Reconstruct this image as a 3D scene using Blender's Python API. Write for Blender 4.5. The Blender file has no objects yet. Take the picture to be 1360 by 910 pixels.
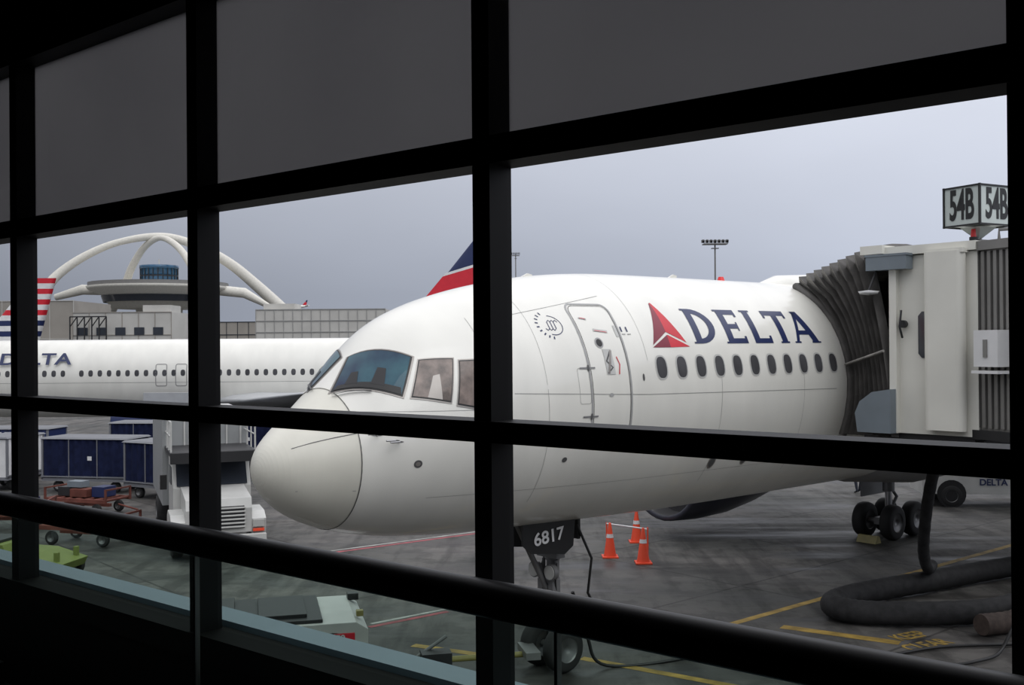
import bpy, bmesh, math, random
from mathutils import Vector, Matrix
random.seed(4)
rad=math.radians
EYE=5.6
sc=bpy.context.scene
sc.view_settings.view_transform='Standard'
sc.view_settings.look='None'

# ------------------------------------------------------------ materials
def pmat(name,col,rough=.5,metal=0.,var=.08,scale=2.,bump=0.,spec=.5,coat=0.,col2=None,stretch=None):
    m=bpy.data.materials.new(name); m.use_nodes=True
    nt=m.node_tree; b=nt.nodes['Principled BSDF']
    tc=nt.nodes.new('ShaderNodeTexCoord'); nz=nt.nodes.new('ShaderNodeTexNoise')
    nz.inputs['Scale'].default_value=scale; nz.inputs['Detail'].default_value=5
    if stretch:
        mp=nt.nodes.new('ShaderNodeMapping'); mp.inputs['Scale'].default_value=stretch
        nt.links.new(tc.outputs['Object'],mp.inputs['Vector']); nt.links.new(mp.outputs[0],nz.inputs['Vector'])
    else: nt.links.new(tc.outputs['Object'],nz.inputs['Vector'])
    cr=nt.nodes.new('ShaderNodeValToRGB')
    cr.color_ramp.elements[0].position=.3; cr.color_ramp.elements[1].position=.7
    cr.color_ramp.elements[0].color=(*[max(0,c*(1-var)) for c in col],1)
    cr.color_ramp.elements[1].color=(*(col2 or [min(1,c*(1+var)) for c in col]),1)
    nt.links.new(nz.outputs['Fac'],cr.inputs['Fac'])
    nt.links.new(cr.outputs['Color'],b.inputs['Base Color'])
    b.inputs['Roughness'].default_value=rough; b.inputs['Metallic'].default_value=metal
    b.inputs['Specular IOR Level'].default_value=spec
    b.inputs['Coat Weight'].default_value=coat; b.inputs['Coat Roughness'].default_value=.08
    if bump:
        bp=nt.nodes.new('ShaderNodeBump'); bp.inputs['Strength'].default_value=bump; bp.inputs['Distance'].default_value=.02
        nt.links.new(nz.outputs['Fac'],bp.inputs['Height']); nt.links.new(bp.outputs['Normal'],b.inputs['Normal'])
    return m
M={}
M['white']=pmat('aircraft_white_paint',(.73,.72,.665),.35,var=.055,scale=1.0,coat=.5,stretch=(1.6,1,.45))
M['radome']=pmat('radome_paint',(.66,.645,.565),.4,var=.05,scale=2,coat=.3)
M['belly']=pmat('fairing_grey',(.25,.25,.25),.4)
M['nac']=pmat('nacelle_dark_blue',(.03,.032,.045),.3)
M['navy']=pmat('navy_paint',(.012,.022,.085),.35)
M['red']=pmat('red_paint',(.55,.015,.03),.35)
M['dred']=pmat('dark_red_paint',(.20,.01,.03),.35)
M['seam']=pmat('panel_seam',(.28,.28,.27),.6)
M['seamd']=pmat('panel_seam_dark',(.08,.08,.08),.6)
M['seaml']=pmat('door_outline_grey',(.34,.34,.335),.5)
M['frame']=pmat('window_frame_metal',(.30,.28,.26),.35,.6)
M['cglass']=pmat('cockpit_glass',(.010,.022,.07),.03,var=.2,scale=1.6,spec=.30,col2=(.045,.12,.15))  # blue-green blotches in the colour stand in for reflections on the pane
M['cshade']=pmat('cockpit_side_shade',(.13,.10,.085),.15,var=.5,scale=5,spec=.5,col2=(.26,.20,.17))
M['cabwin']=pmat('cabin_window_shade',(.065,.065,.07),.25,var=.3,spec=.3)
M['cabfr']=pmat('cabin_window_frame',(.48,.48,.46),.35)
M['tyre']=pmat('tyre_rubber',(.014,.014,.014),.8,bump=.2)
M['hub']=pmat('wheel_hub',(.16,.16,.16),.4,.6)
M['gear']=pmat('landing_gear_metal',(.16,.16,.16),.45,.3)
M['black']=pmat('black_paint',(.008,.008,.008),.45)
M['dark']=pmat('dark_steel',(.025,.025,.027),.5,.3)
M['alu']=pmat('aluminium',(.42,.42,.43),.3,.9)
M['wing']=pmat('wing_grey',(.15,.153,.158),.4)
M['wingl']=pmat('wing_light_grey',(.36,.37,.38),.4)
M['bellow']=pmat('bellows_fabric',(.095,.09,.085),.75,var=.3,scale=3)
M['bellow2']=pmat('bellows_fabric_lit_tone',(.27,.26,.24),.75,var=.3,scale=3)  # paler copy of the same fabric, for pleat faces coloured as lit
M['jbw']=pmat('jetbridge_white',(.66,.65,.59),.45,var=.06,scale=1)
M['jbg']=pmat('jetbridge_grey',(.16,.19,.215),.45)
M['corr']=pmat('corrugated_grey',(.20,.195,.185),.5,.2)
M['signw']=pmat('sign_white',(.50,.55,.525),.4)
M['orange']=pmat('cone_orange',(.72,.065,.02),.5)
M['cwhite']=pmat('reflective_white',(.65,.65,.65),.4)
M['blueT']=pmat('cart_curtain_blue',(.010,.014,.042),.9,var=.3,scale=4,bump=.4,spec=.12)
M['cartf']=pmat('cart_frame_grey',(.16,.165,.18),.6,spec=.3)
M['truckw']=pmat('truck_white',(.47,.47,.45),.4)
M['truckg']=pmat('truck_grey',(.26,.27,.27),.5)
M['rust']=pmat('red_oxide_steel',(.14,.048,.036),.7,var=.3,spec=.2)
M['green']=pmat('lime_green_paint',(.15,.18,.05),.55,spec=.2)
M['yellow']=pmat('yellow_steel',(.22,.19,.06),.5,var=.3)
M['hose']=pmat('hose_grey',(.026,.026,.027),.75,var=.35,scale=6,spec=.25)
M['hoser']=pmat('hose_brown',(.06,.045,.038),.75,var=.35,scale=6,spec=.25)
M['yline']=pmat('yellow_road_paint',(.30,.20,.04),.7,var=.45,scale=3)
M['rline']=pmat('red_road_paint',(.25,.05,.06),.7,var=.4,scale=3)
M['wline']=pmat('white_road_paint',(.30,.30,.28),.7,var=.4,scale=3)
M['conc']=pmat('theme_white_concrete',(.62,.60,.54),.7)
M['bld']=pmat('building_white',(.46,.45,.42),.7,var=.08,scale=.3)
M['bld2']=pmat('building_beige',(.28,.26,.23),.7,var=.1,scale=.3)
M['bglass']=pmat('blue_glass',(.03,.10,.19),.2,var=.3,scale=.4)
M['dglass']=pmat('dark_glass',(.03,.035,.045),.1)
M['mull']=pmat('black_mullion',(.0025,.0025,.003),.55,spec=.18)
M['rail']=pmat('dark_rail',(.006,.006,.007),.42,spec=.3)
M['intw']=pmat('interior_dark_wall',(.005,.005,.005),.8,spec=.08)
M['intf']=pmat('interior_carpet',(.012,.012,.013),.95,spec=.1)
M['sill']=pmat('exterior_sill_metal',(.12,.165,.20),.45,.2)
M['steel']=pmat('steel_strip',(.10,.10,.10),.4,.7)
M['skin']=pmat('skin',(.35,.2,.14),.6)
M['vest']=pmat('safety_vest',(.5,.6,.05),.7)
M['cloth']=pmat('dark_clothes',(.02,.025,.04),.8)
M['beacon']=pmat('red_beacon',(.7,.02,.02),.3)
M['lamp']=pmat('headlamp_lens',(.4,.4,.38),.1)

def glassmat(name,tint,rough=0.):
    m=bpy.data.materials.new(name); m.use_nodes=True; nt=m.node_tree; nt.nodes.clear()
    o=nt.nodes.new('ShaderNodeOutputMaterial'); mx=nt.nodes.new('ShaderNodeMixShader')
    t=nt.nodes.new('ShaderNodeBsdfTransparent'); g=nt.nodes.new('ShaderNodeBsdfGlossy'); f=nt.nodes.new('ShaderNodeFresnel')
    f.inputs['IOR'].default_value=1.3; t.inputs['Color'].default_value=(*tint,1); g.inputs['Roughness'].default_value=rough
    nt.links.new(f.outputs[0],mx.inputs[0]); nt.links.new(t.outputs[0],mx.inputs[1]); nt.links.new(g.outputs[0],mx.inputs[2]); nt.links.new(mx.outputs[0],o.inputs[0])
    return m
M['pane']=glassmat('window_glass',(.98,.985,.985))
M['bal']=glassmat('balustrade_glass',(.64,.77,.70))
def shademat():
    m=bpy.data.materials.new('roller_shade_fabric'); m.use_nodes=True; nt=m.node_tree; nt.nodes.clear()
    o=nt.nodes.new('ShaderNodeOutputMaterial'); ad=nt.nodes.new('ShaderNodeMixShader'); ad.inputs[0].default_value=.94
    t=nt.nodes.new('ShaderNodeBsdfTranslucent'); d=nt.nodes.new('ShaderNodeBsdfTransparent')
    nz=nt.nodes.new('ShaderNodeTexNoise'); nz.inputs['Scale'].default_value=1.3; nz.inputs['Detail'].default_value=2
    tc=nt.nodes.new('ShaderNodeTexCoord'); nt.links.new(tc.outputs['Object'],nz.inputs['Vector'])
    cr=nt.nodes.new('ShaderNodeValToRGB'); cr.color_ramp.elements[0].color=(.245,.24,.245,1); cr.color_ramp.elements[1].color=(.30,.295,.295,1)
    nt.links.new(nz.outputs['Fac'],cr.inputs['Fac']); nt.links.new(cr.outputs[0],t.inputs['Color']); d.inputs['Color'].default_value=(.6,.6,.6,1)
    nt.links.new(d.outputs[0],ad.inputs[1]); nt.links.new(t.outputs[0],ad.inputs[2]); nt.links.new(ad.outputs[0],o.inputs[0])
    return m
M['shade']=shademat()

# ------------------------------------------------------------ mesh builder
class MB:
    def __init__(s): s.v=[];s.f=[];s.fm=[];s.fs=[];s.mats=[]
    def mi(s,m):
        m=M[m] if isinstance(m,str) else m
        if m not in s.mats: s.mats.append(m)
        return s.mats.index(m)
    def add(s,vs,fs,mat,smooth=False):
        o=len(s.v); s.v+= [tuple(x) for x in vs]; k=s.mi(mat)
        for f in fs: s.f.append([o+i for i in f]); s.fm.append(k); s.fs.append(smooth)
    def box(s,c,sz,mat,rot=None,taper=None):
        hx,hy,hz=[q/2 for q in sz]; tx,ty=taper or (1,1)
        vs=[Vector((x*(tx if z>0 else 1),y*(ty if z>0 else 1),z)) for x in(-hx,hx) for y in(-hy,hy) for z in(-hz,hz)]
        if rot: 
            R=rot if isinstance(rot,Matrix) else Matrix.Rotation(rot,3,'Z'); vs=[R@v for v in vs]
        vs=[v+Vector(c) for v in vs]
        s.add(vs,[(0,1,3,2),(4,6,7,5),(0,4,5,1),(2,3,7,6),(0,2,6,4),(1,5,7,3)],mat)
    def cyl(s,p0,p1,r0,mat,r1=None,n=20,smooth=True,caps=True):
        p0=Vector(p0);p1=Vector(p1);r1=r0 if r1 is None else r1
        d=(p1-p0).normalized(); a=d.orthogonal().normalized(); b=d.cross(a)
        vs=[];
        for p,r in((p0,r0),(p1,r1)):
            for i in range(n):
                t=2*math.pi*i/n; vs.append(p+(a*math.cos(t)+b*math.sin(t))*r)
        s.add(vs,[(i,(i+1)%n,n+(i+1)%n,n+i) for i in range(n)],mat,smooth)
        if caps: s.add(vs,[tuple(reversed(range(n))),tuple(range(n,2*n))],mat)
    def tube(s,pts,r,mat,n=12,ribs=0):
        pts=[Vector(p) for p in pts]; N=len(pts); rs=r if isinstance(r,(list,tuple)) else [r]*N
        vs=[]; t0=(pts[1]-pts[0]).normalized(); a=t0.orthogonal().normalized()
        for i in range(N):
            t=(pts[min(i+1,N-1)]-pts[max(i-1,0)]).normalized()
            a=(a-t*a.dot(t)).normalized(); b=t.cross(a)
            rr=rs[i]*(1+ (ribs if i%2 else 0))
            for k in range(n):
                q=2*math.pi*k/n; vs.append(pts[i]+(a*math.cos(q)+b*math.sin(q))*rr)
        fs=[(i*n+k,i*n+(k+1)%n,(i+1)*n+(k+1)%n,(i+1)*n+k) for i in range(N-1) for k in range(n)]
        s.add(vs,fs,mat,True); s.add(vs,[tuple(reversed(range(n))),tuple(range((N-1)*n,N*n))],mat)
    def lathe(s,prof,c,axis,mat,n=32,smooth=True):
        c=Vector(c);ax=Vector(axis).normalized();a=ax.orthogonal().normalized();b=ax.cross(a);vs=[]
        for x,r in prof:
            for k in range(n):
                q=2*math.pi*k/n; vs.append(c+ax*x+(a*math.cos(q)+b*math.sin(q))*r)
        s.add(vs,[(i*n+k,i*n+(k+1)%n,(i+1)*n+(k+1)%n,(i+1)*n+k) for i in range(len(prof)-1) for k in range(n)],mat,smooth)
    def prism(s,poly,y0,y1,mat,f=lambda a,b,y:(a,y,b)):
        n=len(poly); vs=[f(a,b,y0) for a,b in poly]+[f(a,b,y1) for a,b in poly]
        s.add(vs,[(i,(i+1)%n,n+(i+1)%n,n+i) for i in range(n)]+[tuple(reversed(range(n))),tuple(range(n,2*n))],mat)
    def wheel(s,c,axis,r,w):
        ax=Vector(axis).normalized(); k=w/2
        s.lathe([(-k,.55*r),(-k,.82*r),(-k*.8,.95*r),(-k*.4,r),(k*.4,r),(k*.8,.95*r),(k,.82*r),(k,.55*r)],c,ax,'tyre')
        s.lathe([(-k*.5,0),(-k*.55,.2*r),(-k*.8,.25*r),(-k*.75,.5*r),(-k,.56*r)],c,ax,'hub'); s.lathe([(k*.5,0),(k*.55,.2*r),(k*.8,.25*r),(k*.75,.5*r),(k,.56*r)],c,ax,'hub')
    def obj(s,name,loc=(0,0,0),ang=0,parent=None,bevel=0):
        me=bpy.data.meshes.new(name); me.from_pydata(s.v,[],s.f)
        for m in s.mats: me.materials.append(m)
        me.polygons.foreach_set('material_index',s.fm); me.polygons.foreach_set('use_smooth',s.fs)
        bm=bmesh.new(); bm.from_mesh(me); bmesh.ops.recalc_face_normals(bm,faces=bm.faces); bm.to_mesh(me); bm.free()
        o=bpy.data.objects.new(name,me); sc.collection.objects.link(o); o.location=loc; o.rotation_euler=(0,0,ang)
        if parent: o.parent=parent
        if bevel:
            b=o.modifiers.new('bevel','BEVEL'); b.width=bevel; b.segments=2; b.limit_method='ANGLE'; b.angle_limit=rad(40)
        return o
def text(name,s,size,mat,mtx,parent,sx=1,bold=0,ext=.004):
    cu=bpy.data.curves.new(name,'FONT'); cu.body=s; cu.size=size; cu.extrude=ext; cu.offset=bold; cu.align_x='CENTER'; cu.align_y='CENTER'
    t=bpy.data.objects.new(name,cu); sc.collection.objects.link(t)
    dg=bpy.context.evaluated_depsgraph_get(); me=bpy.data.meshes.new_from_object(t.evaluated_get(dg)); bpy.data.objects.remove(t)
    me.materials.clear(); me.materials.append(M[mat])
    o=bpy.data.objects.new(name,me); sc.collection.objects.link(o); o.parent=parent
    o.matrix_local=mtx@Matrix.Diagonal((sx,1,1,1)); return o
def facing(pos,xdir,up=(0,0,1)):
    x=Vector(xdir).normalized();u=Vector(up);z=x.cross(u).normalized();y=z.cross(x)
    m=Matrix((x,y,z)).transposed().to_4x4(); m.translation=Vector(pos); return m

# ------------------------------------------------------------ hull
def pchip(xs,ys):
    n=len(xs);h=[xs[i+1]-xs[i] for i in range(n-1)];d=[(ys[i+1]-ys[i])/h[i] for i in range(n-1)]
    m=[d[0]]+[0 if d[i-1]*d[i]<=0 else 2*d[i-1]*d[i]/(d[i-1]+d[i]) for i in range(1,n-1)]+[d[-1]]
    def f(x):
        x=max(xs[0],min(xs[-1],x));i=0
        while i<n-2 and x>xs[i+1]: i+=1
        t=(x-xs[i])/h[i]
        return ys[i]*(1+2*t)*(1-t)**2+m[i]*h[i]*t*(1-t)**2+ys[i+1]*t*t*(3-2*t)+m[i+1]*h[i]*t*t*(t-1)
    return f
def smoothfn(f,q1):
    st=.01;N=int(q1/st)+1;f0=f(0);W=[math.exp(-(k*st/.075)**2/2) for k in range(-24,25)];sw=sum(W)
    g=[f(i*st) for i in range(N+30)]
    G=lambda i: g[min(i,len(g)-1)] if i>=0 else 2*f0-g[-i]
    tb=[sum(W[k+24]*G(i+k) for k in range(-24,25))/sw for i in range(N+2)]
    def h(q):
        x=q/st;i=min(int(x),N);t=x-i; return tb[i]*(1-t)+tb[i+1]*t
    return h
class Hull:
    def __init__(s,L,cz):
        s.L=L;s.cz=cz
        T=[(0,-.91,-.91,0,-.91),(.05,-.69,-1.13,.25,-.91),(.2,-.49,-1.35,.49,-.91),(.45,-.27,-1.57,.72,-.90),(.8,.0,-1.75,.96,-.84),(1.1,.25,-1.86,1.13,-.78),(1.5,.70,-1.96,1.32,-.66),(2.0,1.17,-2.05,1.50,-.52),(2.5,1.42,-2.10,1.62,-.40),(3.1,1.62,-2.15,1.72,-.30),(3.9,1.81,-2.18,1.82,-.2),(5.1,2.0,-2.22,1.92,-.1),(6.5,2.09,-2.26,1.95,-.02),(9,2.1,-2.30,1.95,0),(L*.62,2.1,-2.30,1.95,0),(L*.75,2.1,-1.6,1.85,.25),(L*.88,2.0,-.3,1.2,.9),(L*.98,1.75,.95,.4,1.35),(L,1.5,1.25,.08,1.4)]
        s.F=[smoothfn(pchip([math.sqrt(t[0]) for t in T],[t[k] for t in T]),math.sqrt(L)) for k in range(1,5)]
    def sec(s,u): q=math.sqrt(max(u,0)); return [f(q) for f in s.F]
    def raw(s,u,ph):
        zt,zb,hw,zc=s.sec(u); c=math.cos(ph)
        return Vector((u,-hw*math.sin(ph),s.cz+zc+c*((zt-zc) if c>0 else (zc-zb))))
    def P(s,u,ph,off=0):
        p=s.raw(u,ph)
        if off:
            du=s.raw(u+.02,ph)-s.raw(max(u-.02,0),ph); dp=s.raw(u,ph+.02)-s.raw(u,ph-.02)
            n=du.cross(dp).normalized()
            c=Vector((u,0,s.cz+s.sec(u)[3]))
            if n.dot(p-c)<0:n=-n
            p=p+n*off
        return p
    def W(s,u,w,off=0,side=1):
        zt,zb,hw,zc=s.sec(u); c=(w-zc)/((zt-zc) if w>zc else (zc-zb)); c=max(-.999,min(.999,c))
        return s.P(u,side*math.acos(c),off)
    def R3(s,p,off,side):
        zt,zb,hw,zc=s.sec(p.x); w=p.z-s.cz-zc; c=w/((zt-zc) if w>0 else (zc-zb)); ph=math.atan2(-p.y/max(hw,1e-5),c)
        return s.P(p.x,side*ph,off)
    def quad(s,mb,c,mat,off=.004,mode='W',n=6,side=1,sc_=1,sub=None):
        vs=[]
        if mode=='3':
            C=[s.raw(a,rad(b)) for a,b in c]; m=sum(C,Vector())/4; C=[m+(q-m)*sc_ for q in C]
            if sub: # sub-quad in pane coordinates (a: 0 left..1 right, b: 0 bottom..1 top)
                f=lambda a,b:(C[0]*(1-a)+C[3]*a)*(1-b)+(C[1]*(1-a)+C[2]*a)*b
                C=[f(*sub[0]),f(*sub[1]),f(*sub[2]),f(*sub[3])]
        for i in range(n+1):
            for j in range(n+1):
                a,b=i/n,j/n
                if mode=='3':
                    q=(C[0]*(1-a)+C[3]*a)*(1-b)+(C[1]*(1-a)+C[2]*a)*b; vs.append(s.R3(q,off,side)); continue
                u=(c[0][0]*(1-a)+c[3][0]*a)*(1-b)+(c[1][0]*(1-a)+c[2][0]*a)*b
                w=(c[0][1]*(1-a)+c[3][1]*a)*(1-b)+(c[1][1]*(1-a)+c[2][1]*a)*b
                vs.append(s.W(u,w,off,side) if mode=='W' else s.P(u,side*rad(w),off))
        mb.add(vs,[(i*(n+1)+j,i*(n+1)+j+1,(i+1)*(n+1)+j+1,(i+1)*(n+1)+j) for i in range(n) for j in range(n)],mat,True)
    def oval(s,mb,u,w,ru,rw,mat,off=.004,side=1,n=20,e=.75):
        vs=[s.W(u,w,off,side)]
        for r in(.5,1):
            for i in range(n):
                t=2*math.pi*i/n; cx,sx=math.cos(t),math.sin(t)
                vs.append(s.W(u+ru*r*math.copysign(abs(cx)**e,cx),w+rw*r*math.copysign(abs(sx)**e,sx),off,side))
        f=[(0,1+i,1+(i+1)%n) for i in range(n)]+[(1+i,1+n+i,1+n+(i+1)%n,1+(i+1)%n) for i in range(n)]
        mb.add(vs,f,mat,True)
    def strip(s,mb,path,wd,mat,off=.003,mode='W',closed=False,side=1):
        pts=[]
        P=path+[path[0]] if closed else path
        for i in range(len(P)-1):
            k=max(1,int(math.dist(P[i],P[i+1])/(.15 if mode=='W' else 4)))
            for j in range(k): pts.append((P[i][0]+(P[i+1][0]-P[i][0])*j/k,P[i][1]+(P[i+1][1]-P[i][1])*j/k))
        pts.append(P[-1])
        Q=[(s.W(u,w,off,side) if mode=='W' else s.P(u,rad(w)*side,off)) for u,w in pts]
        vs=[]
        for i,q in enumerate(Q):
            t=(Q[min(i+1,len(Q)-1)]-Q[max(i-1,0)]).normalized()
            u0,w0=pts[i]; c=Vector((u0,0,s.cz+s.sec(u0)[3])); nn=(q-c); nn.x=0; nn.normalize()
            b=t.cross(nn).normalized()*wd/2; vs+=[q+b,q-b]
        mb.add(vs,[(2*i,2*i+1,2*i+3,2*i+2) for i in range(len(Q)-1)],mat)

def loft(mb,secs,mat):
    prof=[(1,0),(.8,.28),(.55,.47),(.3,.5),(.12,.36),(.03,.18),(0,0),(.03,-.14),(.12,-.26),(.3,-.36),(.55,-.3),(.8,-.14)]
    vs=[];n=len(prof)
    for le,ch,td,th in secs:
        for x,t in prof: vs.append(Vector(le)+Vector((x*ch,0,0))+Vector(td)*t*th)
    mb.add(vs,[(i*n+k,i*n+(k+1)%n,(i+1)*n+(k+1)%n,(i+1)*n+k) for i in range(len(secs)-1) for k in range(n)],mat,True)
    mb.add(vs,[tuple(range(n)),tuple(range((len(secs)-1)*n,len(secs)*n))],mat)
def nacelle(mb,c,R,L,mat):
    mb.lathe([(0.0,R*.86),(-.06,R*.93),(.0,R*.98),(.25*L,R*1.03),(.5*L,R),(.8*L,R*.86),(L,R*.72)],c,(1,0,0),mat)
    mb.lathe([(-.06,R*.93),(.0,R*.88),(.15*L,R*.84)],c,(1,0,0),'alu')
    mb.lathe([(.15*L,R*.84),(.16*L,0)],c,(1,0,0),'dark'); mb.lathe([(.02*L,0),(.1*L,R*.2),(.16*L,R*.3)],c,(1,0,0),'alu')
    mb.lathe([(L*.9,R*.5),(L*1.15,R*.4),(L*1.3,.05)],c,(1,0,0),'dark'); mb.lathe([(L,R*.72),(L*.95,R*.3)],c,(1,0,0),'dark')
def airframe(mb,h,L,span,livery,engmat,engz,eng_u,eng_v,engR,wu,wl,wm='wing',dih=1.75):
    cz=h.cz
    us=[.0,.004,.012,.025,.045,.07,.1,.14,.19,.25,.32,.4,.49,.59,.7,.81,.93,1.05]+[1.05+.1*i for i in range(1,60)]
    us+= [x for x in [7.5,8.5,10,12,14]+[14+(L-14)*i/26 for i in range(1,27)] if x>us[-1]]
    n=72
    rings=[[h.raw(u,2*math.pi*k/n) for k in range(n)] for u in us]
    for i in range(len(us)-1):
        mb.add(rings[i]+rings[i+1],[(k,(k+1)%n,n+(k+1)%n,n+k) for k in range(n)],'radome' if us[i]<1.04 else 'white',True)
    mb.add(rings[-1],[tuple(range(n))],'white')
    for sg in(1,-1):
        r0=cz-1.45
        loft(mb,[((wu,sg*1.2,r0),8.2,(0,0,1),1.1),((wu+3.0,sg*6.3,r0+dih*.28),5.2,(0,0,1),.62),((wu+3+(span-6.3)*.5,sg*span,r0+dih),1.7,(0,0,1),.22)],wm)
        if wl: loft(mb,[((wu+3+(span-6.3)*.5,sg*span,r0+dih),1.7,(0,1,0),.2),((wu+4.9+(span-6.3)*.5,sg*(span+.7),r0+dih+2.2),.7,(0,1,0),.08)],'navy')
        nacelle(mb,(eng_u,sg*eng_v,engz),engR,engR*3.4,engmat)
        mb.box((eng_u+engR*2.6,sg*eng_v,engz+engR*1.05),(engR*2.6,.28,.9),wm)
        loft(mb,[((L-6.3,sg*.4,cz+1.0),3.9,(0,0,1),.42),((L-2.3,sg*6.8,cz+1.6),1.5,(0,0,1),.14)],'white')
    mb.lathe([(0,.02),(1.0,.8),(2.4,1.35),(5,1.6),(8,1.55),(10.5,.9),(12,.02)],(wu-3,0,cz-1.05),(1,0,0),'belly')
    fz=cz+1.9; ft=cz+(8.2 if livery=='navyred' else 9)
    if livery=='navyred':
        A=(L-9.2,fz);B=(L-4.2,fz);C=(L-2.5,ft);D=(L-3.9,ft)
        def at(s,t):
            x0=A[0]+(D[0]-A[0])*t; x1=B[0]+(C[0]-B[0])*t; return (x0+(x1-x0)*s,fz+(ft-fz)*t)
        loft(mb,[((A[0],0,fz-.3),5.0,(0,1,0),.5),((D[0],0,ft),1.4,(0,1,0),.2)],'navy')
        for sg in(1,-1):
            for poly,mt in(([(0.0,.0),(1.0,.0),(1,.45),(.5,.66),(0.,.58)],'red'),([(0.0,.0),(.7,.0),(.35,.14)],'dred'),([(0.,.58),(.5,.66),(.5,.69),(0.,.61)],'cwhite')):
                vs=[(at(a,t)[0],sg*(.27-.16*t+(.01 if mt=='dred' else 0)),at(a,t)[1]) for a,t in poly]; mb.add(vs,[tuple(range(len(vs)))],mt)
    else:
        N=13
        for i in range(N):
            t0,t1=i/N,(i+1)/N
            g=lambda t:((L-9.2+(6.0)*t,0,fz-.3+(ft-fz+.3)*t),6.6-4*t,(0,1,0),.5-.3*t)
            loft(mb,[g(t0),g(t1)],['navy','cwhite'][i%2] if i<6 else ['red','cwhite'][i%2])
def gearleg(mb,u,y,top,kind):
    if kind=='nose':
        for s in(1,-1): mb.wheel((u,y+s*.29,.40),(0,1,0),.40,.26)
        mb.cyl((u,y-.3,.40),(u,y+.3,.40),.06,'gear'); mb.cyl((u,y,.40),(u+.05,y,1.35),.065,'alu'); mb.cyl((u+.03,y,1.2),(u+.08,y,top),.11,'gear')
        mb.cyl((u-.05,y,1.3),(u-.9,y,top),.05,'gear')
        for z in(1.25,1.5,1.95): mb.lathe([(-.06,.13),(.06,.13),(.08,.1)],(u+.04,y,z),(0,0,1),'gear')
        mb.tube([(u+.1,y,1.3),(u+.4,y,.95),(u+.1,y,.6)],.04,'gear'); 
        for s in(1,-1):
            mb.cyl((u-.12,y+s*.2,1.72),(u-.22,y+s*.2,1.72),.13,'gear',r1=.14); mb.cyl((u-.22,y+s*.2,1.72),(u-.235,y+s*.2,1.72),.12,'lamp')
            mb.cyl((u-.02,y+s*.16,1.15),(u-.02,y+s*.16,1.9),.03,'gear')
            mb.box((u-.05,y+s*.13,1.45),(.18,.12,.22),'gear')
            mb.tube([(u+.1,y+s*.1,2.3),(u-.1,y+s*.22,1.6),(u+.05,y+s*.1,1.0),(u,y+s*.12,.5)],.015,'black',n=6)
        mb.box((u,y,2.0),(.2,.5,.12),'gear')
        mb.tube([(u+.3,y-.35,2.5),(u+.55,y-.45,1.9),(u+.5,y-.4,1.3),(u+.75,y-.4,.9)],.025,'black',n=6)
    else:
        for a in(-.57,.57):
            for s in(-.43,.43): mb.wheel((u+a,y+s,.50),(0,1,0),.50,.36)
            mb.cyl((u+a,y-.45,.5),(u+a,y+.45,.5),.07,'gear')
        mb.box((u,y,.5),(1.3,.2,.2),'gear'); mb.cyl((u,y,.5),(u,y,1.5),.1,'alu'); mb.cyl((u,y,1.3),(u,y,top),.17,'gear')
        sg=1 if y>0 else -1
        mb.cyl((u,y,1.6),(u-.2,y-sg*1.4,top),.07,'gear'); mb.cyl((u,y,1.4),(u+1.3,y,top),.06,'gear'); mb.tube([(u,y,1.5),(u+.45,y,1.1),(u+.05,y,.7)],.05,'gear')
        mb.box((u,y+sg*.5,1.75),(1.3,.05,1.2),'wing')

# ============================================================ hero airliner
ANG=math.atan2(.6561,.7547); TIP=(-3.58,14.66,0)
CZ=EYE-.8; h=Hull(47,CZ); mb=MB()
airframe(mb,h,47,19,'navyred','nac',1.85,16.1,6.5,1.3,15.5,True)
gearleg(mb,5.6,0,2.8,'nose'); gearleg(mb,21.5,2.6,3.4,'main'); gearleg(mb,21.5,-2.6,3.4,'main')
for s in(1,-1): mb.prism([(4.55,2.70),(5.75,2.66),(5.7,2.18),(5.5,2.06),(4.75,2.16),(4.55,2.32)],s*.42,s*.46,'black')
mb.box((5.95,0,2.5),(.06,.7,.5),'black')
WINS=[([(1.02,17),(1.46,4),(1.95,44),(1.65,61)],'cglass'),([(1.75,64),(2.00,47.5),(2.46,55),(2.27,75)],'cshade'),([(2.36,77),(2.53,57),(2.98,61),(2.80,83)],'cshade')]
for sd in(1,-1):
    for c,mt in WINS:
        h.quad(mb,c,'frame',.008,'3',10,sd,1.06); h.quad(mb,c,'black',.012,'3',10,sd,1.0); h.quad(mb,c,mt,.016,'3',10,sd,.94)
    # glareshield, seat backs and centre post seen behind the panes
    c=WINS[0][0]
    h.quad(mb,c,'black',.019,'3',8,sd,.94,[(.0,.0),(.04,.12),(.96,.16),(1,.0)])
    h.quad(mb,c,'dark',.020,'3',6,sd,.94,[(.50,.10),(.53,.52),(.66,.52),(.70,.10)])
    h.quad(mb,c,'dark',.020,'3',6,sd,.94,[(.14,.10),(.17,.42),(.27,.42),(.31,.10)])
    h.quad(mb,WINS[1][0],'frame',.019,'3',6,sd,.94,[(.38,.0),(.44,.55),(.62,.60),(.78,.0)])
h.strip(mb,[(1.0,22),(1.35,45)],.03,'black',.035,'P')
h.strip(mb,[(1.0,-8),(1.2,-30)],.03,'black',.035,'P')
h.strip(mb,[(1.04,k*6) for k in range(61)],.018,'seamd',.004,'P')
h.strip(mb,[(.30,52),(1.02,66)],.012,'seamd',.004,'P'); h.strip(mb,[(.32,118),(1.0,112)],.012,'seaml',.004,'P')
h.strip(mb,[(3.3,.10),(6,.0),(11.5,-.08)],.010,'seam'); 
for u in(2.95,3.9,7.9,10.4): h.strip(mb,[(u,35 if u<3 else 80),(u,135)],.007,'seam',.003,'P')
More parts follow.
